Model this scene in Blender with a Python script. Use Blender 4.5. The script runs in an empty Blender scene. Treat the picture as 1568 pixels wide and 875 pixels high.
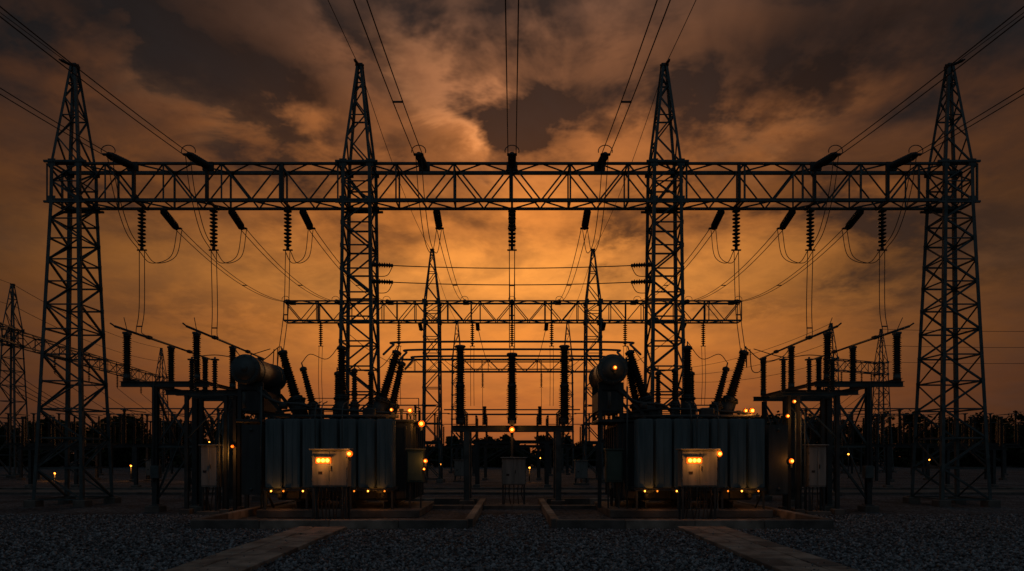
import bpy, bmesh, math, random
import numpy as np
from mathutils import Vector as V, Matrix
random.seed(7); np.random.seed(7)
scene = bpy.context.scene
R = math.radians

# ------------------------------------------------------------ materials
def new_mat(name):
    m = bpy.data.materials.new(name); m.use_nodes = True
    nt = m.node_tree; bs = nt.nodes['Principled BSDF']
    return m, nt, bs
def noise_mat(name, c1, c2, scale=3.0, rough=0.6, metal=0.0, bump=0.0, bscale=40, detail=3, spec=0.4, streak=False):
    m, nt, bs = new_mat(name)
    tc = nt.nodes.new('ShaderNodeTexCoord'); n = nt.nodes.new('ShaderNodeTexNoise')
    n.inputs['Scale'].default_value = scale; n.inputs['Detail'].default_value = detail
    mp = nt.nodes.new('ShaderNodeMapping')
    if streak: mp.inputs['Scale'].default_value = (3.0, 3.0, 0.35)
    nt.links.new(tc.outputs['Object'], mp.inputs[0]); nt.links.new(mp.outputs[0], n.inputs['Vector'])
    r = nt.nodes.new('ShaderNodeValToRGB')
    r.color_ramp.elements[0].position = 0.32; r.color_ramp.elements[1].position = 0.68
    r.color_ramp.elements[0].color = (*c1, 1); r.color_ramp.elements[1].color = (*c2, 1)
    nt.links.new(n.outputs[0], r.inputs[0]); nt.links.new(r.outputs[0], bs.inputs['Base Color'])
    bs.inputs['Roughness'].default_value = rough
    bs.inputs['Metallic'].default_value = metal
    bs.inputs['Specular IOR Level'].default_value = spec
    if bump > 0:
        n2 = nt.nodes.new('ShaderNodeTexNoise'); n2.inputs['Scale'].default_value = bscale; n2.inputs['Detail'].default_value = 3
        nt.links.new(tc.outputs['Object'], n2.inputs['Vector'])
        b = nt.nodes.new('ShaderNodeBump'); b.inputs['Strength'].default_value = bump; b.inputs['Distance'].default_value = 0.03
        nt.links.new(n2.outputs[0], b.inputs['Height']); nt.links.new(b.outputs[0], bs.inputs['Normal'])
    return m
STEEL = noise_mat('galvanised_steel', (.030,.048,.054), (.072,.100,.108), 2.5, .6, .1)
STEELD = noise_mat('weathered_steel', (.020,.028,.032), (.042,.052,.056), 2.5, .65, .1)
PORC = noise_mat('brown_porcelain', (.008,.007,.007), (.016,.013,.011), 6, .38)
WIRE = noise_mat('conductor_aluminium', (.025,.025,.025), (.05,.05,.05), 8, .6, .2)
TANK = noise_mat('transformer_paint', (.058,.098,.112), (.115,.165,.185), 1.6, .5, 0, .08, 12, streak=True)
CONS = noise_mat('conservator_paint', (.03,.05,.057), (.055,.078,.086), 1.6, .5, 0, .05, 12)
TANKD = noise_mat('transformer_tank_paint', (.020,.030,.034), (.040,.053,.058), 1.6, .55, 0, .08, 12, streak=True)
CAB = noise_mat('cabinet_paint', (.12,.14,.14), (.22,.235,.23), 2.2, .5, 0, .04, 15, streak=True)
CABG = noise_mat('green_cabinet_paint', (.03,.06,.05), (.055,.09,.075), 2.2, .5)
CONC = noise_mat('concrete', (.10,.086,.074), (.31,.27,.23), 2.2, .85, 0, .5, 35, detail=6)
CONCD = noise_mat('stained_concrete', (.055,.052,.049), (.14,.13,.12), 1.5, .85, 0, .5, 30, detail=6)
BLACK = noise_mat('black_rubber', (.012,.012,.012), (.03,.03,.03), 8, .5)
BARK = noise_mat('bark', (.02,.016,.012), (.04,.03,.02), 5, .9)
LEAF = noise_mat('foliage', (.012,.018,.009), (.03,.038,.02), .5, .95, spec=.05)
ROAD = noise_mat('worn_road_surface', (.06,.06,.06), (.13,.125,.12), .6, .95, 0, .4, 20, detail=6, spec=.1)
def emis(name, col, s):
    m, nt, bs = new_mat(name)
    bs.inputs['Base Color'].default_value = (*col, 1)
    bs.inputs['Emission Color'].default_value = (*col, 1); bs.inputs['Emission Strength'].default_value = s
    return m
AMBER = emis('amber_lamp', (1,.31,.035), 6.0)
AMBERD = emis('amber_lamp_dim', (1,.25,.02), 1.6)
BLOOM = emis('amber_bloom', (1,.17,.008), .65)  # glowing backing added behind bulbs to imitate bloom

def gravel_mat():
    m, nt, bs = new_mat('gravel')
    tc = nt.nodes.new('ShaderNodeTexCoord')
    v = nt.nodes.new('ShaderNodeTexVoronoi'); v.inputs['Scale'].default_value = 11
    nt.links.new(tc.outputs['Object'], v.inputs['Vector'])
    n = nt.nodes.new('ShaderNodeTexNoise'); n.inputs['Scale'].default_value = .35; n.inputs['Detail'].default_value = 5
    nt.links.new(tc.outputs['Object'], n.inputs['Vector'])
    sep = nt.nodes.new('ShaderNodeSeparateColor'); nt.links.new(v.outputs['Color'], sep.inputs[0])
    r = nt.nodes.new('ShaderNodeValToRGB')
    r.color_ramp.elements[0].color = (.02,.024,.03,1); r.color_ramp.elements[1].color = (.14,.157,.18,1)
    nt.links.new(sep.outputs[0], r.inputs[0])
    r2 = nt.nodes.new('ShaderNodeValToRGB')
    r2.color_ramp.elements[0].position = .35; r2.color_ramp.elements[1].position = .65
    r2.color_ramp.elements[0].color = (.42,.42,.42,1); r2.color_ramp.elements[1].color = (1.1,1.08,1.05,1)
    nt.links.new(n.outputs[0], r2.inputs[0])
    mx = nt.nodes.new('ShaderNodeMix'); mx.data_type = 'RGBA'; mx.blend_type = 'MULTIPLY'; mx.inputs[0].default_value = 1
    nt.links.new(r.outputs[0], mx.inputs[6]); nt.links.new(r2.outputs[0], mx.inputs[7])
    nt.links.new(mx.outputs[2], bs.inputs['Base Color'])
    bs.inputs['Roughness'].default_value = .95; bs.inputs['Specular IOR Level'].default_value = .12
    b = nt.nodes.new('ShaderNodeBump'); b.inputs['Strength'].default_value = 1.0; b.inputs['Distance'].default_value = .05
    b.invert = True
    nt.links.new(v.outputs['Distance'], b.inputs['Height']); nt.links.new(b.outputs[0], bs.inputs['Normal'])
    return m
GRAV = gravel_mat()
STONE = noise_mat('crushed_stone', (.02,.024,.03), (.27,.30,.335), 7, .7, detail=1, spec=.35)

# ------------------------------------------------------------ mesh builder
class B:
    def __init__(s): s.v=[]; s.f=[]; s.m=[]; s.sm=[]; s.mats=[]
    def mi(s, m):
        if m not in s.mats: s.mats.append(m)
        return s.mats.index(m)
    def add(s, vs, fs, m, smooth=False):
        o=len(s.v); k=s.mi(m)
        s.v.extend([tuple(x) for x in vs])
        for f in fs: s.f.append([i+o for i in f]); s.m.append(k); s.sm.append(smooth)
    def frame(s, d):
        d=d.normalized(); ref=V((0,0,1)) if abs(d.z)<.9 else V((0,1,0))
        a=d.cross(ref).normalized(); b=a.cross(d).normalized(); return a,b
    def bar(s, p0, p1, a=.08, m=None, kind='L', t=None, b=None, flip=1):
        m=m or STEEL; p0=V(p0); p1=V(p1); u,w=s.frame(p1-p0)
        t=t or max(a*.16,.008); b=b or a
        if kind=='L': pr=[(0,0),(a,0),(a,t),(t,t),(t,a),(0,a)]; pr=[((x-a*.35)*flip,y-a*.35) for x,y in pr]
        elif kind=='I':
            h=a/2; tt=a*.09; pr=[(-h,-h),(h,-h),(h,-h+tt),(tt/2,-h+tt),(tt/2,h-tt),(h,h-tt),(h,h),(-h,h),(-h,h-tt),(-tt/2,h-tt),(-tt/2,-h+tt),(-h,-h+tt)]
        else: pr=[(-a/2,-b/2),(a/2,-b/2),(a/2,b/2),(-a/2,b/2)]
        n=len(pr); vs=[p+u*x+w*y for p in (p0,p1) for x,y in pr]
        fs=[[i,(i+1)%n,n+(i+1)%n,n+i] for i in range(n)]+[list(range(n))[::-1],[n+i for i in range(n)]]
        s.add(vs,fs,m)
    def lathe(s, p0, p1, prof, m, n=10, smooth=True):
        p0=V(p0); p1=V(p1); d=(p1-p0).normalized(); u,w=s.frame(d); vs=[]; fs=[]
        for t,r in prof:
            for i in range(n):
                a=2*math.pi*i/n; vs.append(p0+d*t+u*(r*math.cos(a))+w*(r*math.sin(a)))
        for k in range(len(prof)-1):
            for i in range(n):
                j=(i+1)%n; fs.append([k*n+i,k*n+j,(k+1)*n+j,(k+1)*n+i])
        fs.append(list(range(n))[::-1]); fs.append([(len(prof)-1)*n+i for i in range(n)])
        s.add(vs,fs,m,smooth)
    def cyl(s,p0,p1,r,m,n=12,r2=None,smooth=True):
        L=(V(p1)-V(p0)).length; s.lathe(p0,p1,[(0,r),(L,r if r2 is None else r2)],m,n,smooth)
    def tube(s, pts, r, m, n=6):
        pts=[V(p) for p in pts]
        ds=[(pts[min(i+1,len(pts)-1)]-pts[max(i-1,0)]).normalized() for i in range(len(pts))]
        ref=min([V((1,0,0)),V((0,1,0)),V((0,0,1)),V((.6,.6,.5)).normalized()], key=lambda q:max(abs(d.dot(q)) for d in ds))
        vs=[]; fs=[]
        for p,d in zip(pts,ds):
            u=d.cross(ref).normalized(); w=u.cross(d)
            for i in range(n):
                a=2*math.pi*i/n; vs.append(p+u*(r*math.cos(a))+w*(r*math.sin(a)))
        for k in range(len(pts)-1):
            for i in range(n):
                j=(i+1)%n; fs.append([k*n+i,k*n+j,(k+1)*n+j,(k+1)*n+i])
        fs.append(list(range(n))); fs.append([(len(pts)-1)*n+i for i in range(n)])
        s.add(vs,fs,m,True)
    def box(s,c,size,m,bev=.015,rot=None,seg=1):
        bm=bmesh.new(); bmesh.ops.create_cube(bm,size=1)
        for v in bm.verts: v.co=V((v.co.x*size[0],v.co.y*size[1],v.co.z*size[2]))
        if bev>0: bmesh.ops.bevel(bm,geom=bm.edges[:],offset=min(bev,min(size)*.45),segments=seg,affect='EDGES')
        bm.verts.index_update()
        M=Matrix.Translation(V(c)) @ (rot.to_4x4() if rot else Matrix.Identity(4))
        vs=[M@v.co for v in bm.verts]; fs=[[v.index for v in f.verts] for f in bm.faces]; bm.free()
        s.add(vs,fs,m)
    def ball(s,c,r,m,n=8):
        prof=[(r-r*math.cos(math.pi*k/n), max(.002,r*math.sin(math.pi*k/n))) for k in range(n+1)]
        s.lathe(V(c)-V((0,0,r)),V(c)+V((0,0,r)),prof,m,n*2)
    def bulk(s,c,r,m=None):
        c=V(c); s.ball(c,r*.85,m or AMBER,6)
        s.lathe(c+V((0,.015+r,0)),c+V((0,r*.2,0)),[(0,r*1.75),(r*.4,r*1.6),(r*.75,r*1.0)],BLOOM,14)  # emissive ring added around the bulb, stands in for its bloom
        s.cyl(c+V((0,.02+r,0)),c+V((0,.06+r,0)),r*2.0,STEELD,14)
    def ins(s,p0,p1,rc=.07,rs=.13,pitch=.11,n=10,cap=True,m=None):
        m=m or PORC; p0=V(p0);p1=V(p1);L=(p1-p0).length;d=(p1-p0).normalized()
        c=.09 if cap else 0
        if cap:
            s.cyl(p0,p0+d*c,rc*1.25,STEELD,n); s.cyl(p1-d*c,p1,rc*1.25,STEELD,n)
        k=max(2,int((L-2*c)/pitch)); q=(L-2*c)/k; prof=[]
        for i in range(k):
            z=i*q; a=rs*(1 if i%2==0 else .9)
            prof+=[(z,rc),(z+.18*q,rc*1.02),(z+.30*q,a),(z+.42*q,a*.98),(z+.8*q,rc*1.05)]
        prof.append((k*q,rc))
        s.lathe(p0+d*c,p1-d*c,prof,m,n,False)
    def bushing(s,p0,p1,r0=.16,r1=.10,pitch=.085,n=12):
        p0=V(p0);p1=V(p1);L=(p1-p0).length;d=(p1-p0).normalized()
        s.cyl(p0,p0+d*.12,r0*1.35,STEELD,n)
        k=int((L-.12-.18)/pitch); q=(L-.3)/k; prof=[]
        for i in range(k):
            f=i/k; rc=(r0*(1-f)+r1*f)*.72; a=(r0*(1-f)+r1*f)*(1.08 if i%2 else .98); z=i*q
            prof+=[(z,rc),(z+.3*q,a),(z+.45*q,a),(z+.85*q,rc)]
        s.lathe(p0+d*.12,p1-d*.18,prof,PORC,n,False)
        s.lathe(p1-d*.18,p1,[(0,r1*.9),(.02,r1*1.25),(.12,r1*1.25),(.18,r1*.4)],STEELD,n)
        s.cyl(p1,p1+d*.16,.025,STEEL,6)
    def build(s,name,origin=(0,0,0)):
        me=bpy.data.meshes.new(name); o=V(origin)
        me.from_pydata([(x-o.x,y-o.y,z-o.z) for x,y,z in s.v],[],s.f)
        for m in s.mats: me.materials.append(m)
        me.polygons.foreach_set('material_index',s.m); me.polygons.foreach_set('use_smooth',s.sm); me.update()
        ob=bpy.data.objects.new(name,me); ob.location=o; scene.collection.objects.link(ob); return ob

def lamp(parent,pos,w,col=(1,.31,.045),r=.06,name='lamp_light'):
    l=bpy.data.lights.new(name,'POINT'); l.energy=w; l.color=col; l.shadow_soft_size=r
    o=bpy.data.objects.new(name,l); scene.collection.objects.link(o)
    o.parent=parent; o.location=V(pos)-parent.location
    return o

def sagline(p0,p1,sag,n=14):
    p0=V(p0);p1=V(p1); return [p0.lerp(p1,i/n)-V((0,0,4*sag*(i/n)*(1-i/n))) for i in range(n+1)]
def spline(P,n=7):
    P=[V(p) for p in P]; Q=[P[0]*2-P[1]]+P+[P[-1]*2-P[-2]]; out=[]
    for i in range(1,len(Q)-2):
        a,b,c,d=Q[i-1],Q[i],Q[i+1],Q[i+2]
        for k in range(n):
            t=k/n; out.append(.5*((2*b)+(c-a)*t+(2*a-5*b+4*c-d)*t*t+(3*b-a-3*c+d)*t**3))
    out.append(P[-1]); return out

# ------------------------------------------------------------ lattice
def lat_tower(b,cx,cy,z0,z1,w0,w1,npan,leg=.11,br=.065,foot=False,horiz=1):
    def wz(z): return (w0+(w1-w0)*(z-z0)/(z1-z0))/2
    ws=[w0+(w1-w0)*(i+.5)/npan for i in range(npan)]
    S=sum(ws); z=z0; zs=[z0]
    for w in ws: z+=(z1-z0)*w/S; zs.append(z)
    C=[(-1,-1),(1,-1),(1,1),(-1,1)]
    def c(k,z): return V((cx+C[k][0]*wz(z),cy+C[k][1]*wz(z),z))
    for k in range(4):
        b.bar(c(k,z0),c(k,z1),leg,STEEL,'L',flip=1 if k%2 else -1)
        if foot:
            p=c(k,0); b.box((p.x,p.y,.13),(.55,.55,.34),CONCD,.03); b.box((p.x,p.y,.32),(.3,.3,.03),STEEL,.004)
    for i in range(npan):
        for k in range(4):
            k2=(k+1)%4; fl=(i+(k//2))%2
            p,q=(c(k,zs[i]),c(k2,zs[i+1])) if fl else (c(k2,zs[i]),c(k,zs[i+1]))
            b.bar(p,q,br,STEEL,'L')
            if horiz and i%horiz==0: b.bar(c(k,zs[i]),c(k2,zs[i]),br*.9,STEEL,'L')
            if leg>.12 and i>0:
                g=c(k,zs[i]); b.box((g.x,g.y,g.z),(.17,.02,.2),STEEL,.003)
    for k in range(4): b.bar(c(k,z1),c((k+1)%4,z1),br,STEEL,'L')
def lat_beam(b,p0,p1,w,h,npan,ch=.11,br=.06):
    p0=V(p0);p1=V(p1);d=(p1-p0).normalized();sd=V((-d.y,d.x,0)).normalized();up=V((0,0,1))
    C=[(-1,-1),(1,-1),(1,1),(-1,1)]
    def c(k,t): return p0.lerp(p1,t)+sd*(C[k][0]*w/2)+up*(C[k][1]*h/2)
    for k in range(4): b.bar(c(k,0),c(k,1),ch,STEEL,'L',flip=1 if k%2 else -1)
    for i in range(npan):
        t0=i/npan;t1=(i+1)/npan
        for k in range(4):
            k2=(k+1)%4; fl=(i+(k//2))%2
            p,q=(c(k,t0),c(k2,t1)) if fl else (c(k2,t0),c(k,t1)); b.bar(p,q,br,STEEL,'L')
            if i%2==0: b.bar(c(k,t0),c(k2,t0),br,STEEL,'L')
    for k in range(4): b.bar(c(k,1),c((k+1)%4,1),br,STEEL,'L')
ZB0,ZB1=13.78,15.45
def gantry_tower(b,x,y,wb,det=1.0,foot=True,peak=20.1):
    n=int(11*det)
    lat_tower(b,x,y,.3,ZB0,wb,1.25,n,.15,.08,foot)
    lat_tower(b,x,y,ZB0,ZB1,1.25,1.22,2,.15,.07)
    lat_tower(b,x,y,ZB1,peak,1.22,.2,max(4,int(6*det)),.115,.065,horiz=2)
    b.box((x,y,peak+.06),(.34,.34,.12),STEELD,.02)
    b.bar((x-.2,y,peak+.1),(x+.2,y,peak+.1),.06,STEELD,'box')
    for dy in (-.64,.64):
        for z in (ZB0,ZB1):
            b.box((x-.6,y+dy,z),(.34,.025,.34),STEEL,.004); b.box((x+.6,y+dy,z),(.34,.025,.34),STEEL,.004)

# ============================================================ GROUND
b=B(); b.add([(-900,-60,0),(900,-60,0),(900,1500,0),(-900,1500,0)],[[0,1,2,3]],GRAV); b.build('gravel_ground')
def scatter_stones():
    N=46000
    y=11.8+ (np.random.rand(N)**1.4)*13; x=(np.random.rand(N)*2-1)*(y*.82)
    ok=np.ones(N,bool)
    for s in (-1,1): ok&=~((np.abs(x-s*5.75)<.80)&(y<19.85)&(np.random.rand(N)>.03))
    for s in (-1,1): ok&=~((np.abs(x-s*5.6)<4.45)&(y>19.7))
    x=x[ok];y=y[ok];N=len(x)
    onp=((np.abs(np.abs(x)-5.75)<.80)&(y<19.85))
    r=.016+.036*np.random.rand(N)**1.7; r=np.where(onp,r*.6,r); onp=onp*.09
    base=np.array([(1,0,0),(0,1,0),(-1,0,0),(0,-1,0),(0,0,1),(0,0,-1)],float)
    P=base[None]*r[:,None,None]*(0.6+.8*np.random.rand(N,6,1))
    P+= (np.random.rand(N,6,3)-.5)*r[:,None,None]*.8
    a=np.random.rand(N)*6.28; ca=np.cos(a)[:,None]; sa=np.sin(a)[:,None]
    X=P[:,:,0]*ca-P[:,:,1]*sa; Y=P[:,:,0]*sa+P[:,:,1]*ca
    P=np.stack([X+x[:,None],Y+y[:,None],P[:,:,2]*.85+r[:,None]*.5+onp[:,None]],2).reshape(-1,3)
    F=np.array([(0,1,4),(1,2,4),(2,3,4),(3,0,4),(1,0,5),(2,1,5),(3,2,5),(0,3,5)])
    F=(F[None]+(np.arange(N)*6)[:,None,None]).reshape(-1)
    me=bpy.data.meshes.new('gravel_stones'); nf=N*8
    me.vertices.add(N*6); me.vertices.foreach_set('co',P.ravel())
    me.loops.add(nf*3); me.loops.foreach_set('vertex_index',F.astype(np.int32))
    me.polygons.add(nf); me.polygons.foreach_set('loop_start',np.arange(nf,dtype=np.int32)*3)
    me.materials.append(STONE); me.update(calc_edges=True); me.validate()
    o=bpy.data.objects.new('gravel_stones',me); scene.collection.objects.link(o)
scatter_stones()
for s in (-1,1):
    b=B(); y=9.0
    while y<19.55:
        for k,(xa,w) in enumerate(((5.0,.46),(5.475,.46),(5.95,.50))):
            j=random.uniform(-.005,.005); rz=Matrix.Rotation(random.uniform(-.008,.008),3,'Z')
            mm=CONCD if random.random()<.12 else CONC
            if k==1: b.box((s*(xa+w/2),y+.44,.035+j),(w,.865,.11),mm,.014,rz)
            else: b.box((s*(xa+w/2),y+.44,.045+j),(w,.875,.11),mm,.014,rz)
        y+=.9
    b.build('concrete_path',(s*5.7,14,0))
for s in (-1,1):
    b=B(); x0,x1,y0,y1=1.35,9.85,20.1,30.4; h=.27; w=.26
    def run(p,q):
        p=V(p);q=V(q);L=(q-p).length;n=max(1,round(L/1.9)); d=(q-p)/n
        for i in range(n):
            a=p+d*i;c=p+d*(i+1);mid=(a+c)/2
            dx=abs(c.x-a.x);dy=abs(c.y-a.y)
            b.box((mid.x,mid.y,h/2-.03),(max(dx-.012,w),max(dy-.012,w),h+.06+random.uniform(-.004,.004)),CONC if i%3 else CONCD,.02)
    run((s*x0,y0,0),(s*x1,y0,0))
    run((s*x0,y0+w,0),(s*x0,y1,0)); run((s*x1,y0+w,0),(s*x1,y1,0)); run((s*(x0+w),y1,0),(s*(x1-w),y1,0))
    b.build('concrete_kerb',(s*5.6,20.1,0))
b=B()
b.add([(-90,38.5,.008),(90,38.5,.008),(90,44,.008),(-90,44,.008)],[[0,1,2,3]],ROAD)
for y in (38.4,44.1):
    x=-90
    while x<90: b.box((x+1.5,y,.05),(2.98,.18,.16),CONCD,.02); x+=3
b.build('access_road',(0,41,0))
b=B()
for i in range(4): b.box((-3.15+2.1*i,27.9,.06),(2.08,.5,.16),CONCD,.02)
b.build('cable_trench_cover',(0,27.9,0))

# ============================================================ MAIN GANTRIES
TX=[-20.1,-7.0,7.0,20.1]
def gantry(Y,towers,x0,x1,strings,det=1.0,backs=(),fronts=(),peak=20.1,npan=32):
    b=B()
    for x,wb in towers: gantry_tower(b,x,Y,wb,det,peak=peak)
    lat_beam(b,(x0,Y,(ZB0+ZB1)/2),(x1,Y,(ZB0+ZB1)/2),1.0,ZB1-ZB0,npan,.14,.075)
    for x in strings:
        b.bar((x,Y-.5,ZB0-.03),(x,Y+.5,ZB0-.03),.1,STEELD,'box'); b.cyl((x,Y,ZB0),(x,Y,ZB0-.18),.025,STEELD,6)
        b.bar((x-.06,Y-.54,ZB0),(x-.06,Y-.54,ZB1),.13,STEELD,'box')
        b.ins((x,Y,ZB0-.15),(x,Y,ZB0-2.05),.06,.19,.17,12,True)
        b.bar((x-.22,Y,ZB0-2.08),(x+.22,Y,ZB0-2.08),.06,STEELD,'box')
    for x in backs:
        b.cyl((x,Y+.5,ZB0),(x,Y+.75,ZB0-.02),.03,STEELD,6)
        b.ins((x,Y+.7,ZB0-.02),(x*1.015,Y+2.4,ZB0-.2),.11,.18,.085,12); b.box((x*1.015,Y+2.5,ZB0-.21),(.42,.16,.06),STEELD,.01)
    for x in fronts:
        b.cyl((x,Y-.5,ZB1-.15),(x,Y-.75,ZB1-.18),.03,STEELD,6)
        b.ins((x,Y-.7,ZB1-.17),(x,Y-2.3,ZB1-.45),.11,.18,.085,12); b.box((x,Y-2.4,ZB1-.47),(.42,.16,.06),STEELD,.01)
        b.box((x,Y-.55,ZB1-.15),(.5,.12,.4),STEELD,.02)
        b.tube([(x+.3*math.cos(a),Y-2.35,ZB1-.3+.25*math.sin(a)) for a in np.linspace(-.3,3.4,10)],.02,STEELD)
    return b
b=gantry(30,[(-20.1,2.15),(-7,1.55),(7,1.55),(20.1,2.15)],-21,21,(-17,-13.7,-10.3,0,10.3,13.7,17),1.15,
   backs=(-16.4,-13.2,-9.85,-3.55,0,3.55,9.85,13.2,16.4),fronts=(-17.1,-13.7,-3.95,0,3.95,13.7,17.1))
for z in (10.85,10.1):
    for s in (-1,1):
        b.bar((s*6.4,29.5,z),(s*6.1,29.5,z),.1,STEELD,'box'); b.ins((s*6.3,29.35,z),(s*5.35,29.35,z-.05),.06,.12,.1,10)
    b.tube(sagline((-5.35,29.35,z-.05),(5.35,29.35,z-.05),.12),.022,WIRE)
    for s in (-1,1): b.tube(spline([(s*5.35,29.35,z-.05),(s*5.6,29.3,z-.5),(s*6.1,29.3,z-.55)]),.018,WIRE)
for x in TX:
    for z in (ZB0-.1,ZB1+.05): b.bar((x-.95,29.36,z),(x+.95,29.36,z),.09,STEEL,'box'); b.bar((x-.95,30.64,z),(x+.95,30.64,z),.09,STEEL,'box')
b.build('steel_lattice_gantry',(0,30,0))
b=gantry(56,[(-6.85,1.5),(6.95,1.5)],-19.4,19.5,(-16.4,-9.7,-3.4,0,3.4,9.7,16.4),.9,backs=(-15,-8,-3,3,8,15),fronts=(-18.6,-14.5,-10.3,-3.9,0,3.9,10.3,14.5,18.6),peak=19.9,npan=28)
b.build('steel_lattice_gantry',(0,56,0))
b=gantry(89,[(-7.5,1.5),(7.6,1.5)],-16.6,16.8,(-12,-4,0,4,12),.8,peak=20.6,npan=20)
b.build('steel_lattice_gantry',(0,89,0))
for s,P in ((-1,[(-46,50),(-52,68),(-58,108)]),(1,[(43,88),(52,92)])):
    b=B()
    for (x,y) in P: gantry_tower(b,x,y,2.2,.8)
    zc=(ZB0+ZB1)/2
    for (x,y),(x2,y2) in zip(P[:-1],P[1:]):
        lat_beam(b,(x,y,zc),(x2,y2,zc),1,1.5,16 if s<0 else 6,.13,.08)
    for (x,y),(x2,y2) in zip(P[:-1],P[1:]):
        for t in (.2,.4,.6,.8):
            xx=x+(x2-x)*t; yy=y+(y2-y)*t; b.ins((xx,yy,13.8),(xx,yy,11.9),.05,.18,.2,8)
            b.tube(sagline((xx,yy,11.9),(xx-s*8,yy+3,6.2),.6),.03,WIRE)
    b.build('steel_lattice_gantry',(P[0][0],P[0][1],0))

# ============================================================ OVERHEAD LINES
b=B()
def twin(pts,r=.02,off=.16,axis=(1,0,0),sp=()):
    a=V(axis)
    for s in (-1,1): b.tube([V(p)+a*off*s for p in pts],r,WIRE,5)
    for k in sp:
        p=V(pts[int(k*(len(pts)-1))]); b.bar(p-a*off*1.1,p+a*off*1.1,.05,STEELD,'box')
for x in (-17.1,-13.7,-3.95,0,3.95,13.7,17.1):
    P=sagline((x,27.55,14.96),(x*1.0,-22,15.6),1.5,40); twin(P,.019,.17,sp=(.12,) if abs(x)<5 and x else ())
for x in TX:
    P=sagline((x,30,20.1),(x,-22,20.6),1.6,40); b.tube(P,.016,WIRE,5)
    b.ins((x,29.7,20.05),(x,29.0,19.85),.03,.07,.08,8)
for x in (-7,7): b.tube(sagline((x,30,20.1),(x*.99,56,19.9),.8),.016,WIRE,5)
for x in (-7,7): b.tube(sagline((x,56,19.9),(x*1.05,89,20.4),.8),.02,WIRE,5)
pairs=[(-16.65,-18.6),(-13.4,-14.5),(-10.0,-10.3),(-3.6,-3.9),(0,0),(3.6,3.9),(10.0,10.3),(13.4,14.5),(16.65,18.6)]
for xa,xb in pairs:
    P=sagline((xa,32.5,13.57),(xb,53.6,14.95),.75,20); twin(P,.02,.15,sp=(.5,))
for x in (-15,-8,-3,3,8,15):
    b.tube(sagline((x,58.5,13.57),(x*.9,88,14.2),.8),.03,WIRE,5)
for x in (-17,-13.7,-10.3,10.3,13.7,17):
    xb=x*.973
    if abs(x)>11: twin(spline([(x,27.6,14.95),(x,28.0,13.6),(x,28.9,12.2),(x,29.95,11.68)]),.018,.1)
    twin(spline([(x,29.95,11.68),(x*.995,30.8,11.35),(xb,31.9,12.0),(xb,32.5,13.5)]),.018,.12)
for x in (-3.95,3.95):
    twin(spline([(x,27.6,14.95),(x*.98,28.1,13.2),(x*.96,29.4,11.9),(x*.93,31,11.9),(x*.92,32.5,13.5)]),.018,.12)
for s in (-1,1):
    twin(spline([(s*17,30,11.65),(s*16.95,29.9,9),(s*16.8,29.4,7.9),(s*15.9,28,7.45),(s*15.5,27.5,7.3)]),.018,.12,sp=(.45,))
    twin(spline([(s*13.7,30,11.65),(s*13.6,29.9,9),(s*13.4,29.4,7.8),(s*12.9,28.4,7.4),(s*12.7,28,7.3)]),.018,.12,sp=(.45,))
    twin(spline([(s*10.3,30,11.65),(s*10.3,29.8,9),(s*10.1,28.6,6.9),(s*9.6,27,5.9),(s*9.2,25.9,6.5)]),.018,.1,sp=(.3,))
twin(spline([(0,30,11.65),(0,30,9),(0,30,7.2)]),.02,.12,sp=(.3,.6))
for x in (-16.4,-9.7,-3.4,0,3.4,9.7,16.4):
    twin(spline([(x,56,11.65),(x,55.8,9),(x*.98,55,6.5)]),.022,.14)
for x in (-12,-4,0,4,12): b.tube([(x,89,11.6),(x,88.6,6.5)],.035,WIRE,5)
for k in range(3):
    b.tube(sagline((52,92,20.2-k*2.3),(150,70,24-k*1.5),3.0,30),.03,WIRE,5)
    b.tube(sagline((43,88,20.2-k*2.5),(27,110,17-k),1.2),.03,WIRE,5)
    b.tube(sagline((-46,50,20.2-k*2.2),(-120,30,22-k),2.0,24),.025,WIRE,5)
    b.tube(sagline((-52,68,20.2-k*2.2),(-58,108,20.2-k*2.2),1.0),.03,WIRE,5)
    b.tube(sagline((-46,50,20.2-k*2.2),(-52,68,20.2-k*2.2),.6),.025,WIRE,5)
b.build('overhead_power_lines',(0,30,0))

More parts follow.
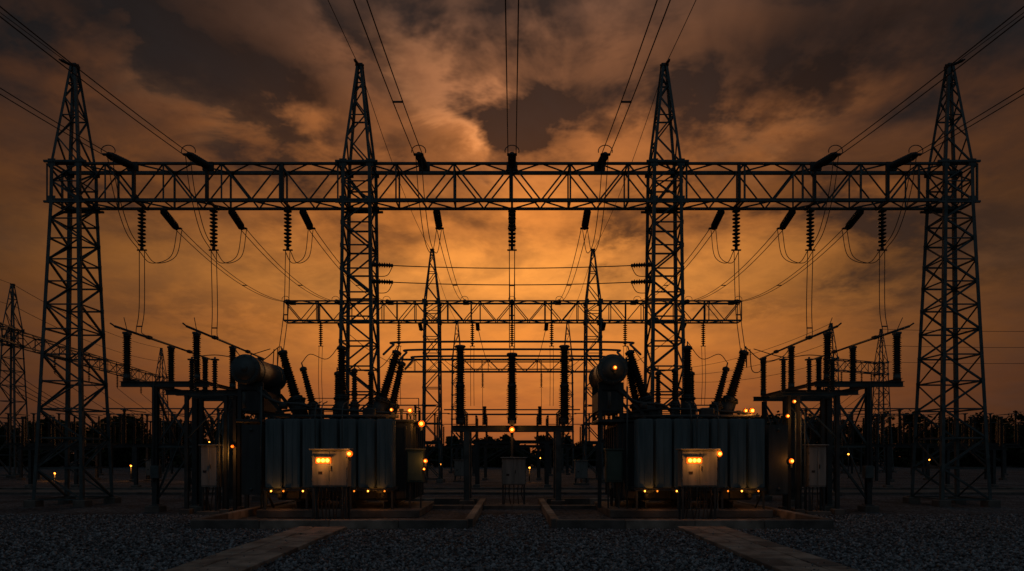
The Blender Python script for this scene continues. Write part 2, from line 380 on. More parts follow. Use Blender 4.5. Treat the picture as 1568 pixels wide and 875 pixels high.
# ============================================================ TRANSFORMERS
def transformer(cx,s,lamps):
    b=B()
    tc=cx+s*.35
    b.box((tc,25.9,.14),(5.9,4.6,.3),CONCD,.03)
    for dx in (-1.6,0,1.6): b.bar((tc+dx,23.9,.45),(tc+dx,27.9,.45),.3,STEELD,'I')
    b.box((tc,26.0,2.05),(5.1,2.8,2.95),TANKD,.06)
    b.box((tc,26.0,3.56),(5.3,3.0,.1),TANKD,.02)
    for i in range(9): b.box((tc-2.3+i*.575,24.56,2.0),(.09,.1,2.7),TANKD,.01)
    for i in range(5):
        for q in (-1,1): b.box((tc+q*2.58,24.9+i*.55,2.0),(.1,.09,2.7),TANKD,.01)
    for i in range(7):
        x=cx-2.35+.335+i*.675
        for j in range(4):
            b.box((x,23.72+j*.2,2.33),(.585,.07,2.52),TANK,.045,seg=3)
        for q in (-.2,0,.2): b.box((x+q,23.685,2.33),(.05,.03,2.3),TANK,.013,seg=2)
        for z in (1.25,3.42): b.cyl((x,23.75,z),(x,24.62,z),.055,TANKD,10)
        b.box((x,24.0,3.63),(.10,.5,.05),STEELD,.01)
    b.cyl((cx-2.4,24.45,1.02),(cx+2.4,24.45,1.02),.09,TANKD,12)
    b.cyl((cx-2.4,24.45,3.72),(cx+2.4,24.45,3.72),.07,TANKD,12)
    for i in range(4):
        x=cx-1.9+i*1.27; b.cyl((x,24.05,.88),(x,24.05,.98),.28,STEELD,16)
        b.cyl((x,24.05,.7),(x,24.05,.88),.09,STEELD,10)
    for dx in (-2.3,-.8,.8,2.3): b.bar((cx+dx,23.75,.3),(cx+dx,23.75,1.0),.08,STEELD,'L'); b.bar((cx+dx,24.55,.3),(cx+dx,23.75,1.0),.06,STEELD,'L')
    b.bar((cx-2.4,23.72,1.0),(cx+2.4,23.72,1.0),.09,STEELD,'L')
    sx=cx-s*3.0
    for j in range(6): b.box((sx,24.2+j*.35,2.1),(.75,.06,2.6),TANKD,.03,seg=2)
    for z in (1.0,3.2): b.cyl((sx,24.1,z),(sx,26.1,z),.06,TANKD)
    b.box((cx+s*3.05,24.4,1.85),(.62,.4,1.2),CABG,.02); b.box((cx+s*3.05,24.18,1.85),(.52,.03,1.05),CABG,.01)
    b.box((cx+s*3.05,24.4,2.48),(.7,.5,.05),CABG,.01)
    for dx in (-.2,.2): b.bar((cx+s*3.05+dx,24.4,.2),(cx+s*3.05+dx,24.4,1.25),.06,STEELD,'L')
    x=cx-3.15; z=5.42
    b.lathe((x,23.9,z),(x,26.9,z),[(0,.42),(.03,.5),(.09,.56),(.14,.56),(.15,.52),(2.85,.52),(2.86,.56),(2.92,.56),(3.0,.42)],CONS,32)
    b.cyl((x,23.86,z),(x,23.9,z),.40,CONS,28); b.cyl((x+.02,23.80,z+.02),(x+.02,23.87,z+.02),.12,STEEL,16)
    for k in range(12):
        a=k*math.pi/6; b.cyl((x+.49*math.cos(a),23.90,z+.49*math.sin(a)),(x+.49*math.cos(a),23.95,z+.49*math.sin(a)),.025,STEEL,6)
    for yy in (24.5,26.3):
        b.lathe((x,yy,z),(x,yy+.06,z),[(0,.54),(.06,.54)],TANKD,28)
        b.box((x,yy,4.85),(.95,.12,.3),TANKD,.02)
        b.bar((x-.4,yy,3.5),(x-.4,yy,4.75),.14,TANKD,'I'); b.bar((x+.4,yy,3.5),(x+.4,yy,4.75),.14,TANKD,'I')
        b.bar((x-.4,yy,3.6),(x+.4,yy,4.7),.07,TANKD,'L'); b.bar((x+.4,yy,3.75),(x+1.5,yy,3.75),.16,TANKD,'I'); b.bar((x+.45,yy,4.7),(x+1.2,yy,3.8),.12,TANKD,'L')
    b.box((x,25.4,4.28),(.95,1.9,.85),TANKD,.08,seg=2)
    b.box((x,25.4,3.55),(1.0,2.2,.12),TANKD,.02)
    b.tube(spline([(x+.2,24.6,z-.5),(x+.4,24.4,4.6),(x+1.0,24.5,4.25),(x+2.0,24.7,4.15),(x+2.6,25,3.7)],8),.06,TANKD,10)
    b.cyl((x+1.1,24.5,4.12),(x+1.35,24.5,4.12),.13,STEELD,12)
    b.cyl((x-.1,24.15,4.0),(x-.1,24.15,4.6),.07,STEEL,10)
    for dx in (-.35,.35): b.bar((x+dx,25.0,.25),(x+dx,25.0,3.5),.13,STEELD,'I')
    b.cyl((x+.55,24.1,.3),(x+.55,24.1,4.8),.035,STEEL,8)
    def tb(x0,y0,x1,y1,z1,zt,r0=.17,r1=.11):
        d=(V((x1,y1,z1))-V((x0,y0,zt))).normalized()
        p=V((x0,y0,zt)); q=p-d*((zt-3.55)/d.z)
        b.cyl(q,p,r0*1.45,TANKD,16); b.cyl(p-d*.05,p,r0*1.75,STEELD,16); b.bushing(p,(x1,y1,z1),r0,r1)
        for k in range(8):
            a=k*math.pi/4; b.box(p+V((r0*1.6*math.cos(a),r0*1.6*math.sin(a),-.02)),(.04,.04,.1),STEEL,.005)
    tb(cx-1.7,25.3,cx-2.3,25.4,6.35,4.4,.20,.15); tb(cx+1.6,25.4,cx+2.2,25.4,6.35,4.4,.20,.15)
    tb(cx+0,25.5,cx,25.5,6.55,4.5,.18,.15)
    tb(cx-s*.95,24.95,cx-s*1.35,24.95,5.65,4.15,.15,.11); tb(cx+s*1.95,25.6,cx+s*2.35,25.6,5.95,4.2,.17,.13)
    tb(cx+s*.62,25.0,cx+s*.62,25.0,5.6,4.2,.12,.10); tb(cx+s*.9,26.6,cx+s*.9,26.6,5.7,4.2,.12,.1)
    tb(cx-s*.5,26.7,cx-s*.5,26.7,5.7,4.2,.12,.1)
    b.tube(spline([(cx-2.3,24.75,3.9),(cx-1.2,24.75,4.02),(cx+.6,24.75,3.96),(cx+2.2,24.75,3.85)],8),.05,TANKD,8)
    for dx in (-2.0,-1.3,-.4,.35,1.2,2.1,2.6):
        h=random.uniform(.15,.42); b.cyl((tc+dx,24.8,3.6),(tc+dx,24.8,3.6+h),.05,STEELD,8); b.box((tc+dx,24.8,3.62+h),(.16,.12,.08),STEELD,.01)
    b.box((tc+.9,24.85,3.85),(.5,.4,.42),TANKD,.04); b.box((tc-1.1,25.0,3.82),(.34,.34,.4),TANKD,.03)
    for dx in (-2.4,-.8,.8,2.4): b.cyl((tc+dx,27.3,3.6),(tc+dx,27.3,4.65),.02,STEEL,6)
    for zz in (4.1,4.65): b.cyl((tc-2.4,27.3,zz),(tc+2.4,27.3,zz),.018,STEEL,6)
    for dx in (-.42,-.2,.55): b.tube(spline([(cx+dx,23.5,.3),(cx+dx,23.48,2.2),(cx+dx,23.5,3.9),(cx+dx,24.2,4.25)],6),.022,STEEL,6)
    # leads between bushing heads
    b.tube(spline([(cx-s*1.38,24.95,5.8),(cx-s*1.1,25.1,6.15),(cx-s*.5,25.3,6.0),(cx,25.5,6.7)],6),.015,WIRE,5)
    b.tube(spline([(cx+s*.62,25.0,5.75),(cx+s*1.0,25.1,5.5),(cx+s*1.6,25.3,5.7),(cx+s*2.2,25.4,6.5)],6),.015,WIRE,5)
    for dx in (-2.05,-1.6,-.9,.95,1.45,2.05):
        b.box((cx+dx,23.62,1.035),(.14,.1,.06),STEELD,.01); b.ball((cx+dx,23.58,.965),.032,AMBERD if dx in(-1.6,.95,2.05) else AMBER,6)
    for (lx,ly,lz,r,w) in lamps:
        b.bulk((lx,ly,lz),r); b.box((lx,ly+.09,lz-r*2-.05),(.08,.08,.16),STEELD,.01)
    o=b.build('power_transformer',(cx,25.8,0))
    for dx in (-1.8,1.7): lamp(o,(cx+dx,23.45,.85),4.5,r=.05)
    for (lx,ly,lz,r,w) in lamps:
        if w>1: lamp(o,(lx,ly-.2,lz+.03),w,r=.05)
transformer(-6.65,1,[(-3.85,24.6,3.95,.055,8),(-3.42,24.6,3.45,.07,12),(-4.55,24.6,3.98,.04,0),(-3.2,24.1,2.05,.045,5),(-3.25,24.1,1.75,.03,0)])
transformer(6.85,-1,[(9.1,24.7,3.95,.06,12),(8.85,24.7,3.95,.045,0),(3.75,23.7,5.45,.045,1.5),(10.3,24.0,2.05,.055,5)])

# ============================================================ CONTROL CABINETS
def cabinet(cx,cy,z0,z1,w,d,lit=True,legs=True,m=CAB,cables=8,name='electrical_control_cabinet'):
    b=B(); zc=(z0+z1)/2; h=z1-z0
    b.box((cx,cy,zc),(w,d,h),m,.02)
    b.box((cx-w*.245,cy-d/2-.012,zc),(w*.47,.028,h*.92),m,.008); b.box((cx+w*.245,cy-d/2-.012,zc),(w*.47,.028,h*.92),m,.008)
    b.box((cx,cy-.04,z1+.03),(w+.12,d+.16,.05),m,.015)
    b.box((cx+.06,cy-d/2-.045,zc),(.025,.04,.16),BLACK,.006)
    for zz in (zc-h*.32,zc,zc+h*.32):
        for q in (-1,1): b.cyl((cx+q*w*.485,cy-d/2-.02,zz-.04),(cx+q*w*.485,cy-d/2-.02,zz+.04),.015,STEELD,6)
    b.box((cx-w*.25,cy-d/2-.03,zc-h*.12),(.13,.008,.09),BLACK,.002)
    if legs:
        for q in (-1,1):
            for e in (-1,1): b.bar((cx+q*(w/2-.06),cy+e*(d/2-.05),0),(cx+q*(w/2-.06),cy+e*(d/2-.05),z0),.07,STEELD,'L')
        b.box((cx,cy,.06),(w+.25,d+.3,.16),CONCD,.02)
    for i in range(cables):
        x=cx-w*.36+w*.72*i/max(1,cables-1); b.tube(spline([(x,cy,z0+.02),(x+random.uniform(-.05,.05),cy-.05,z0*.6),(x+random.uniform(-.12,.12),cy-random.uniform(0,.2),.12)],6),.024,BLACK,6)
    L=[]
    if lit:
        zz=z1-.33
        b.box((cx-.18,cy-d/2-.06,zz+.12),(.54,.16,.04),STEELD,.01); b.box((cx-.18,cy-d/2-.045,zz),(.5,.05,.19),BLOOM,.02)  # second box: glowing plate added to imitate the orange glow around the bulbs
        for q in (-.14,.0,.14): b.ball((cx-.18+q,cy-d/2-.09,zz),.06,AMBER,6)
        L.append((cx-.18,cy-d/2-.36,zz-.03,10))
        b.cyl((cx+w/2+.06,cy-d/2+.05,z1-.34),(cx+w/2+.06,cy-d/2+.05,z1-.12),.02,STEELD,6); b.bulk((cx+w/2+.06,cy-d/2-.05,z1-.12),.06)
        L.append((cx+w/2+.1,cy-d/2-.22,z1-.1,4))
    o=b.build(name,(cx,cy,0))
    for x,y,z,w_ in L: lamp(o,(x,y,z),w_,r=.05)
    return o
cabinet(-5.77,20.9,1.25,2.42,1.14,.5)
cabinet(5.93,20.9,1.25,2.42,1.14,.5)
cabinet(0.08,28.6,.98,2.14,1.05,.45,lit=False,cables=5)
cabinet(-11.5,25.0,1.05,2.62,.62,.4,lit=False,cables=4)
cabinet(11.6,25.0,1.05,2.62,.68,.4,lit=False,cables=4)
cabinet(4.05,25.6,.95,1.95,.4,.35,lit=False,cables=3)

# ============================================================ DISCONNECT SWITCHES (flanking)
def big_switch(s):
    b=B(); YP=(26.3,29.7,33.0); XP=(15.5,12.7); zt=5.25
    for Y in YP:
        b.bar((s*15.75,Y,zt-.12),(s*12.2,Y,zt-.12),.22,STEEL,'I')
        for x in (14.35,12.75):
            b.bar((s*x,Y,.2),(s*x,Y,zt-.25),.2,STEELD,'I'); b.box((s*x,Y,.1),(.6,.6,.3),CONCD,.03); b.box((s*x,Y,.27),(.36,.36,.03),STEEL,.004)
        b.bar((s*14.35,Y,2.6),(s*12.75,Y,4.9),.08,STEEL,'L'); b.bar((s*12.75,Y,2.6),(s*14.35,Y,4.9),.08,STEEL,'L')
        b.bar((s*14.35,Y,.4),(s*12.75,Y,2.6),.08,STEEL,'L'); b.bar((s*14.35,Y,2.6),(s*12.75,Y,2.6),.08,STEEL,'L')
    for x in XP: b.bar((s*x,26.0,zt+.02),(s*x,33.3,zt+.02),.14,STEEL,'I')
    for a,c in ((26.3,29.7),(29.7,33)):
        for x in (14.35,12.75):
            b.bar((s*x,a,.5),(s*x,c,4.9),.07,STEEL,'L'); b.bar((s*x,c,.5),(s*x,a,4.9),.07,STEEL,'L')
    for x in XP:
        for Y in YP:
            b.cyl((s*x,Y,zt+.08),(s*x,Y,zt+.26),.14,STEEL,10); b.ins((s*x,Y,zt+.22),(s*x,Y,7.12),.11,.17,.085,12)
            b.box((s*x,Y,7.17),(.22,.34,.1),STEEL,.02)
        b.cyl((s*x,25.5,7.3),(s*x,29.7,7.27),.05,STEEL,8); b.cyl((s*x,29.7,7.27),(s*x,33.5,7.22),.045,STEEL,8)
        b.cyl((s*x,25.5,7.3),(s*x,25.2,7.36),.03,STEEL,6); b.cyl((s*x,26.3,7.3),(s*x+.05,26.0,7.75),.015,STEEL,5)
        b.box((s*x,27.9,7.3),(.16,.3,.14),STEELD,.02); b.box((s*x,31.4,7.26),(.16,.3,.14),STEELD,.02)
    b.cyl((s*14.35,26.15,1.2),(s*14.35,26.15,5.2),.03,STEELD,6)
    b.box((s*14.2,26.05,1.6),(.34,.26,.5),STEEL,.02)
    b.tube(spline([(s*12.7,33.4,7.25),(s*11.8,31,6.3),(s*10.3,28,5.9),(s*9.4,25.8,6.45)],8),.02,WIRE,5)
    b.tube(spline([(s*12.7,29.7,7.3),(s*11.6,28,6.5),(s*10.2,26.5,6.1),(s*9.1,25.5,6.5)],8),.02,WIRE,5)
    b.build('disconnect_switch',(s*14,29.7,0))
for s in (-1,1): big_switch(s)
for s in (-1,1):
    b=B(); zt=4.55
    for x in (12.4,10.9):
        for Y in (24.9,26.1): b.bar((s*x,Y,.2),(s*x,Y,zt),.13,STEELD,'I'); b.box((s*x,Y,.1),(.4,.4,.25),CONCD,.03)
    for Y in (24.9,26.1): b.bar((s*12.8,Y,zt+.05),(s*10.3,Y,zt+.05),.13,STEEL,'I'); b.bar((s*12.4,Y,2.9),(s*10.9,Y,4.4),.06,STEEL,'L')
    b.bar((s*10.6,25.0,.1),(s*10.6,25.0,zt),.11,STEELD,'I')
    for x in (12.5,11.6,10.6):
        b.ins((s*x,25.5,zt+.12),(s*x,25.5,5.95),.07,.12,.085,12); b.cyl((s*x,25.5,5.95),(s*x,25.5,6.1),.04,STEEL,6); b.lathe((s*x,25.5,5.98),(s*x,25.5,6.02),[(0,.16),(.04,.16)],STEEL,14)
    b.bar((s*12.8,25.5,zt+.06),(s*10.3,25.5,zt+.06),.13,STEEL,'I')
    b.tube(spline([(s*12.5,25.5,6.1),(s*11.6,25.5,6.18),(s*10.6,25.5,6.1),(s*9.4,25.4,6.4)]),.018,WIRE,5)
    if s>0:
        for z,x in ((4.3,10.7),(3.75,10.45)): b.bulk((s*x,24.7,z),.04)
    else: b.bulk((s*10.62,24.75,2.6),.035,AMBERD)
    for x in (10.75,10.95,11.1): b.cyl((s*x,24.75,.2),(s*x,24.75,3.9),.03,STEEL,8)
    o=b.build('surge_arrester_stand',(s*11.6,25.5,0))
    lamp(o,(s*10.6,24.5,2.4) if s<0 else (10.5,24.45,3.75),14 if s<0 else 9.0)

# ============================================================ CENTRE BUSBAR SUPPORT
b=B(); zt=3.62
for Y in (29.6,31.0):
    b.bar((-2.75,Y,zt-.12),(2.75,Y,zt-.12),.24,STEEL,'I')
for x in (-2.05,2.1):
    for Y in (29.6,31.0):
        b.bar((x,Y,.1),(x,Y,zt-.25),.26,STEEL,'box'); b.box((x,Y,.1),(.65,.65,.28),CONCD,.03)
    b.bar((x,29.6,.6),(x,31,3.2),.08,STEEL,'L'); b.bar((x,31,.6),(x,29.6,3.2),.08,STEEL,'L')
    for q in (-1,1): b.bar((x,29.6,2.7),(x+q*.5,29.6,3.3),.07,STEEL,'L')
for x in (-2.37,0,2.4):
    b.bar((x,29.4,zt+.05),(x,31.2,zt+.05),.13,STEEL,'I')
    b.cyl((x,29.9,zt+.1),(x,29.9,zt+.3),.2,STEELD,14)
    b.ins((x,29.9,zt+.28),(x,29.9,5.5),.17,.27,.085,14); b.ins((x,29.9,5.5),(x,29.9,7.22 if x else 6.85),.14,.22,.085,14)
    b.lathe((x,29.9,7.2 if x else 6.85),(x,29.9,7.4),[(0,.22),(.05,.26),(.1,.22)],STEEL,16)
    b.ins((x*.55,31.0,zt+.1),(x*.55,31.0,4.6),.07,.12,.085,10)
for k,(y,z,xa) in enumerate(((29.9,7.45,5.1),(31.0,7.28,4.7),(31.9,7.1,4.5))):
    b.tube(spline([(-xa-.35,y-2.2,z-.9),(-xa-.2,y-.7,z-.25),(-xa,y,z),(0,y,z+.03),(xa,y,z),(xa+.2,y-.7,z-.25),(xa+.35,y-2.2,z-.9)],8),.05,STEEL,8)
b.tube([(-2.37,30.6,6.65),(2.4,30.6,6.65)],.03,WIRE); b.tube([(-2.6,30.9,6.35),(2.6,30.9,6.35)],.03,WIRE)
b.box((0,29.35,3.75),(.24,.2,.22),STEELD,.02); b.bulk((0,29.16,3.42),.075)
b.box((0,29.5,2.6),(.12,.12,1.1),STEELD,.01)
o=b.build('busbar_support',(0,30,0)); lamp(o,(0,28.95,3.4),8)

# ============================================================ BACKGROUND SWITCHYARD EQUIPMENT
def stand(cx,cy,n=3,dx=2.4,zt=3.4,zi=5.6,bus=True,r=.11,name='post_insulator_stand',depth=True):
    b=B(); W=dx*(n-1)/2
    for x in (-W*.75,W*.75):
        b.bar((cx+x,cy,0),(cx+x,cy,zt-.1),.2,STEELD,'I'); b.box((cx+x,cy,.1),(.5,.5,.25),CONCD,.03)
    b.bar((cx-W-.4,cy,zt),(cx+W+.4,cy,zt),.2,STEELD,'I')
    b.bar((cx-W*.75,cy,zt*.5),(cx,cy,zt-.1),.08,STEELD,'L'); b.bar((cx+W*.75,cy,zt*.5),(cx,cy,zt-.1),.08,STEELD,'L')
    for i in range(n):
        x=cx-W+i*dx; b.ins((x,cy,zt+.1),(x,cy,zi),r*.6,r*1.25,.11,8); b.box((x,cy,zi+.05),(.18,.18,.12),STEELD,.01)
        if depth:
            b.ins((x,cy+2.2,zt+.1),(x,cy+2.2,zi),r*.6,r*1.25,.11,8); b.cyl((x,cy-.4,zi+.12),(x,cy+2.7,zi+.12),.045,STEEL,6); b.bar((x,cy,zt+.04),(x,cy+2.4,zt+.04),.12,STEELD,'I')
    if depth:
        for x in (-W*.75,W*.75): b.bar((cx+x,cy+2.2,0),(cx+x,cy+2.2,zt-.1),.2,STEELD,'I')
        b.bar((cx-W-.4,cy+2.2,zt),(cx+W+.4,cy+2.2,zt),.2,STEELD,'I')
    if bus: b.cyl((cx-W-1.5,cy,zi+.2),(cx+W+1.5,cy,zi+.2),.05,STEEL,6)
    b.build(name,(cx,cy,0))
stand(0,47,3,3.4,3.3,5.4); stand(0,62,3,3.4,3.2,6.0); stand(0,76,5,3.0,3.5,7.0)
for s in (-1,1):
    stand(s*11,48,4,2.6,3.4,5.8); stand(s*12,66,4,2.8,3.6,6.4); stand(s*10,80,4,2.8,3.4,6.0)
    stand(s*24,46,4,2.2,3.0,5.4); stand(s*30,58,5,2.4,3.2,5.8); stand(s*43,62,5,2.4,3.4,6.2,False)
    stand(s*26,74,5,2.6,3.4,6.2); stand(s*40,84,6,2.6,3.6,6.6); stand(s*54,78,6,2.6,3.4,6.2,False); stand(s*22,60,3,2.4,3.0,5.2,False,depth=False)
    stand(s*33,47,3,2.2,2.8,5.0,False,depth=False); stand(s*17,37,3,1.8,2.6,4.2,False,depth=False)
for x,y in ((-19.5,52),(23,50),(-33,60),(5.5,52),(-4.6,58)):
    cabinet(x,y,.5,1.9,1.0,.6,lit=False,cables=3)
def yard_lamp(x,y,h=1.5,w=5,L=True,r=.1):
    b=B(); b.cyl((x,y,0),(x,y,h),.05,STEELD,8); b.box((x,y,.04),(.25,.25,.1),CONCD,.02); b.ball((x,y,h+.08),r,AMBER,6); b.lathe((x,y,h+r+.06),(x,y,h+.26),[(0,.17),(.1,.03)],STEELD,12)
    o=b.build('yard_lamp',(x,y,0))
    if L: lamp(o,(x,y-.25,h+.05),w)
for x,y,h,w,L in ((-35,60,1.3,30,1),(-28,58,1.5,25,1),(1.5,56,1.2,18,1),(-2.6,66,3.2,8,0),(22,44,1.7,12,0),(-42,60,.6,40,1),(-44,61,.6,20,0),(8,60,2.5,8,0),(-16,40,2.2,10,0),(15.5,38,1.9,8,0),(17,52,3,6,0),(-24,70,2.2,6,0),(-50,75,3,6,0),(34,66,2.4,6,0),(46,72,1.8,6,0),(29,80,3.5,6,0),(3,70,2,6,0),(-7,64,1.4,6,0),(-38,82,4,6,0)):
    yard_lamp(x,y,h,w,L,.07 if y<65 else .09)

# ============================================================ DISTANT TREES
def trees():
    b=B(); LV=[]
    def leafclump(c,r,n):
        d=np.random.normal(size=(n,3)); d/=np.linalg.norm(d,axis=1)[:,None]
        rad=r*(.35+.7*np.random.rand(n))[:,None]; p=np.array(c)+d*rad*np.array([1,1,.8])
        u=np.random.normal(size=(n,3)); u/=np.linalg.norm(u,axis=1)[:,None]; w=np.cross(d,u); w/= (np.linalg.norm(w,axis=1)[:,None]+1e-6)
        sz=(.25+.35*np.random.rand(n))[:,None]
        LV.append(np.stack([p-u*sz,p+w*sz*.7,p+u*sz,p-w*sz*.7],1))
    for i in range(290):
        az=random.uniform(-1,1); y=random.uniform(135,185); x=az*y*1.1
        cen=abs(x/y); H=(6.4+5.4*min(1,max(0,(cen-.12)/.3)))*random.uniform(.72,1.15)
        b.cyl((x,y,0),(x+random.uniform(-.3,.3),y,H*.6),.22,BARK,6,.08)
        for k in range(3):
            a=random.uniform(0,6.28); b.cyl((x,y,H*.4),(x+1.6*math.cos(a),y+1.6*math.sin(a),H*.75),.09,BARK,5,.03)
        R0=H*.38
        for k in range(10):
            a=random.uniform(0,6.28); q=random.random(); zz=H*(.25+.65*random.random())
            rr=R0*(1.05-abs(zz/H-.5)*1.2); leafclump((x+rr*.7*math.cos(a)*q**.5,y+rr*.7*math.sin(a)*q**.5,zz),R0*random.uniform(.3,.5),70)
        for k in range(6): leafclump((x+random.uniform(-4,4),y-2+random.uniform(-1,1),random.uniform(.5,3.6)),1.8,50)
    L=np.concatenate(LV).reshape(-1,3); n=len(L)//4
    b.add(L.tolist(),[[4*i,4*i+1,4*i+2,4*i+3] for i in range(n)],LEAF)
    b.build('distant_trees',(0,160,0))
trees()

# ============================================================ WORLD
w=bpy.data.worlds.new('World'); scene.world=w; w.use_nodes=True
nt=w.node_tree; N=nt.nodes; Lk=nt.links; N.clear()
def M(op,a,bb=None,c=None,clamp=False):
    n=N.new('ShaderNodeMath'); n.operation=op; n.use_clamp=clamp
    for i,x in enumerate((a,bb,c)):
        if x is None: continue
        if isinstance(x,(int,float)): n.inputs[i].default_value=x
        else: Lk.new(x,n.inputs[i])
    return n.outputs[0]
def VM(op,a,bb=None,scale=None):
    n=N.new('ShaderNodeVectorMath'); n.operation=op
    for i,x in enumerate((a,bb)):
        if x is None: continue
        if isinstance(x,tuple): n.inputs[i].default_value=x
        else: Lk.new(x,n.inputs[i])
    if scale is not None:
        if isinstance(scale,(int,float)): n.inputs['Scale'].default_value=scale
        else: Lk.new(scale,n.inputs['Scale'])
    return n.outputs[0]
def comb(x,y,z):
    n=N.new('ShaderNodeCombineXYZ')
    for i,q in enumerate((x,y,z)):
        if isinstance(q,(int,float)): n.inputs[i].default_value=q
        else: Lk.new(q,n.inputs[i])
    return n.outputs[0]
def noise(vec,scale,detail=7,rough=.55,dist=0.0):
    n=N.new('ShaderNodeTexNoise'); n.inputs['Scale'].default_value=scale; n.inputs['Detail'].default_value=detail
    n.inputs['Roughness'].default_value=rough; n.inputs['Distortion'].default_value=dist; Lk.new(vec,n.inputs['Vector']); return n.outputs[0]
def sstep(x,a,bb):
    n=N.new('ShaderNodeMapRange'); n.interpolation_type='SMOOTHSTEP'; Lk.new(x,n.inputs[0]); n.inputs[1].default_value=a; n.inputs[2].default_value=bb; return n.outputs[0]
tc=N.new('ShaderNodeTexCoord'); D=tc.outputs['Generated']
sx=N.new('ShaderNodeSeparateXYZ'); Lk.new(D,sx.inputs[0]); X,Y,Z=sx.outputs
az=M('MULTIPLY',M('ARCTAN2',X,Y),57.2958); el=M('MULTIPLY',M('ARCSINE',Z),57.2958)
zc=M('ADD',M('MAXIMUM',Z,0.0),0.22)
cv=comb(M('DIVIDE',X,zc),M('DIVIDE',Y,zc),0.0)
cv=VM('ADD',cv,(3.1,7.7,0.0))
n1=noise(cv,1.7,5,.55,.5)
n2=noise(VM('ADD',cv,(11.0,3.0,0.0)),4.2,5,.60,.4)
n3=noise(VM('ADD',cv,(1.0,23.0,0.0)),9.5,4,.62,0)
wx=M('ADD',M('MULTIPLY',M('SUBTRACT',n2,.5),24.0),M('MULTIPLY',M('SUBTRACT',n1,.5),14.0))
wy=M('ADD',M('MULTIPLY',M('SUBTRACT',n3,.5),9.0),M('MULTIPLY',M('SUBTRACT',n1,.5),10.0))
azw=M('ADD',az,wx); elw=M('ADD',el,wy)
def blob(a0,e0,sa,se,tilt=0.0):
    da=M('SUBTRACT',azw,a0); p=M('DIVIDE',da,sa)
    ee=M('SUBTRACT',elw,e0)
    if tilt: ee=M('ADD',ee,M('MULTIPLY',da,tilt))
    q=M('DIVIDE',ee,se)
    return M('EXPONENT',M('MULTIPLY',M('ADD',M('MULTIPLY',p,p),M('MULTIPLY',q,q)),-1.0))
ramp=N.new('ShaderNodeValToRGB'); Lk.new(M('DIVIDE',M('ADD',el,M('MULTIPLY',M('SUBTRACT',n1,.5),7.0)),90.0,clamp=True),ramp.inputs[0])
cols=[(0,(.27,.066,.012)),(5,(.50,.135,.020)),(10,(.80,.250,.034)),(14.5,(.92,.320,.050)),(20,(.74,.230,.036)),(25,(.48,.152,.034)),(30,(.32,.118,.044)),(36,(.20,.088,.046)),(60,(.04,.032,.03)),(90,(.03,.03,.03))]
cr=ramp.color_ramp; cr.interpolation='EASE'
cr.elements[0].position=0; cr.elements[0].color=(*cols[0][1],1); cr.elements[1].position=1; cr.elements[1].color=(*cols[-1][1],1)
for d_,c_ in cols[1:-1]: e=cr.elements.new(d_/90); e.color=(*c_,1)
q=M('DIVIDE',az,25.5); fall=M('EXPONENT',M('MULTIPLY',M('MULTIPLY',q,q),-1.0))
glow=VM('SCALE',ramp.outputs[0],scale=fall)
hi=sstep(el,7.0,24.0)
cl=sstep(n1,.43,.57); det=sstep(n2,.40,.60); fine=sstep(n3,.36,.64)
dens=M('ADD',M('ADD',M('MULTIPLY',cl,.50),M('MULTIPLY',det,.44)),M('MULTIPLY',fine,.24))
dens=M('MULTIPLY',dens,M('ADD',M('MULTIPLY',hi,.66),.30))
for (a,e,sa,se,k,t) in ((-21,28.5,8,3.5,.70,.25),(19,29,13,4.5,.60,-.1),(4,28,3.5,2.2,.45,0),(10,18.7,4,1.6,.5,-.1),(26,21,6,2.0,.4,.1),(-33,30,6,4,.5,0),(33,16,7,3.5,.55,0),(-12,34,4,2,.3,.3),(-30,20,5,2,.25,0),(2,35,6,1.5,.3,0),(20,13,5,1.2,.25,0),(-24,12,6,1.2,.2,0)):
    dens=M('ADD',dens,M('MULTIPLY',blob(a,e,sa,se,t),k))
for (a,e,sa,se,k,t) in ((-3,27,2.6,3.2,.8,.5),(-6.5,31,3,3.5,.6,.6),(-26,25.5,4,1.8,.35,.1),(-15,31.5,2.5,3,.35,.5),(23,24,5,1.6,.35,-.1),(-31,31,2.5,2.5,.3,.6),(9,25,4,1.4,.3,0)):
    dens=M('SUBTRACT',dens,M('MULTIPLY',blob(a,e,sa,se,t),k))
dens=M('MINIMUM',M('MAXIMUM',dens,-.25),1.15)
mulc=M('SUBTRACT',1.10,M('MULTIPLY',dens,.84))
glow=VM('SCALE',glow,scale=mulc)
lit=M('ADD',M('ADD',M('MULTIPLY',blob(-2.8,26.5,1.8,2.0,.5),.32),M('MULTIPLY',blob(-6.8,30.5,2.5,3.0,.5),.10)),M('MULTIPLY',blob(-25,26,5,1.6,.1),.06))
lit=M('ADD',lit,M('MULTIPLY',blob(22,24.5,5,1.4,-.1),.07))
lit=M('MULTIPLY',lit,M('ADD',M('MULTIPLY',n3,2.2),-.45,clamp=True))
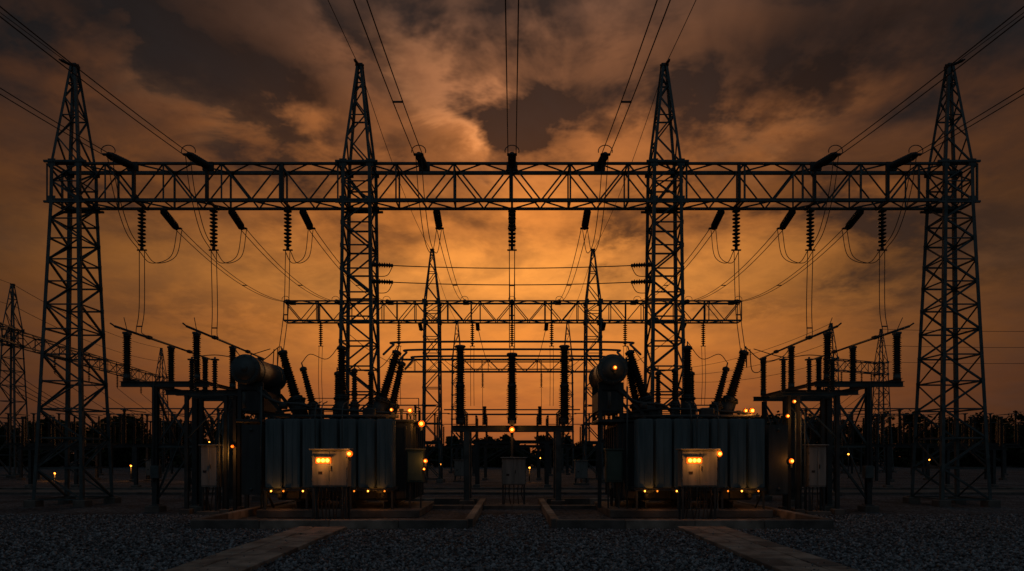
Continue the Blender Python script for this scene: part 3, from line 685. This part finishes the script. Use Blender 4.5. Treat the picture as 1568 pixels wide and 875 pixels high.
glow=VM('ADD',glow,VM('SCALE',comb(1.0,.42,.15),scale=lit))
back=sstep(M('MULTIPLY',Y,-1.0),-.35,.6); up=sstep(Z,.58,.95)
fl=M('ADD',.008,M('ADD',M('MULTIPLY',back,.045),M('MULTIPLY',up,.065)))
fl=M('MULTIPLY',fl,M('ADD',.35,M('MULTIPLY',n2,1.3)))
floor=VM('SCALE',comb(.80,1.04,1.22),scale=fl)
warmfl=VM('SCALE',comb(.019,.007,.002),scale=M('SUBTRACT',1.0,sstep(Z,.05,.45)))
tot=VM('ADD',VM('ADD',glow,floor),warmfl)
bg=N.new('ShaderNodeBackground'); Lk.new(tot,bg.inputs[0]); bg.inputs[1].default_value=1.0
sky=N.new('ShaderNodeTexSky'); sky.sky_type='NISHITA'; sky.sun_disc=False; sky.sun_elevation=R(1.5); sky.sun_rotation=R(0); sky.dust_density=3
bg2=N.new('ShaderNodeBackground'); Lk.new(sky.outputs[0],bg2.inputs[0]); bg2.inputs[1].default_value=.0003
ad=N.new('ShaderNodeAddShader'); Lk.new(bg.outputs[0],ad.inputs[0]); Lk.new(bg2.outputs[0],ad.inputs[1])
out=N.new('ShaderNodeOutputWorld'); Lk.new(ad.outputs[0],out.inputs[0])
w.cycles.sampling_method='MANUAL'; w.cycles.sample_map_resolution=512

sl=bpy.data.lights.new('sun','SUN'); sl.energy=.10; sl.angle=R(14); sl.color=(1,.5,.2)
so=bpy.data.objects.new('sun',sl); scene.collection.objects.link(so)
so.rotation_euler=V((0,-math.cos(R(10)),-math.sin(R(10)))).to_track_quat('-Z','Y').to_euler()

# ============================================================ CAMERA
cam=bpy.data.cameras.new('camera'); co=bpy.data.objects.new('camera',cam); scene.collection.objects.link(co)
co.location=(0,0,2.2); co.rotation_euler=(R(90),0,0)
cam.sensor_width=36; cam.lens=22.96; cam.shift_y=.1674; cam.clip_end=4000; cam.clip_start=.05
scene.camera=co
scene.view_settings.view_transform='Standard'; scene.view_settings.look='None'; scene.view_settings.exposure=0; scene.view_settings.gamma=1
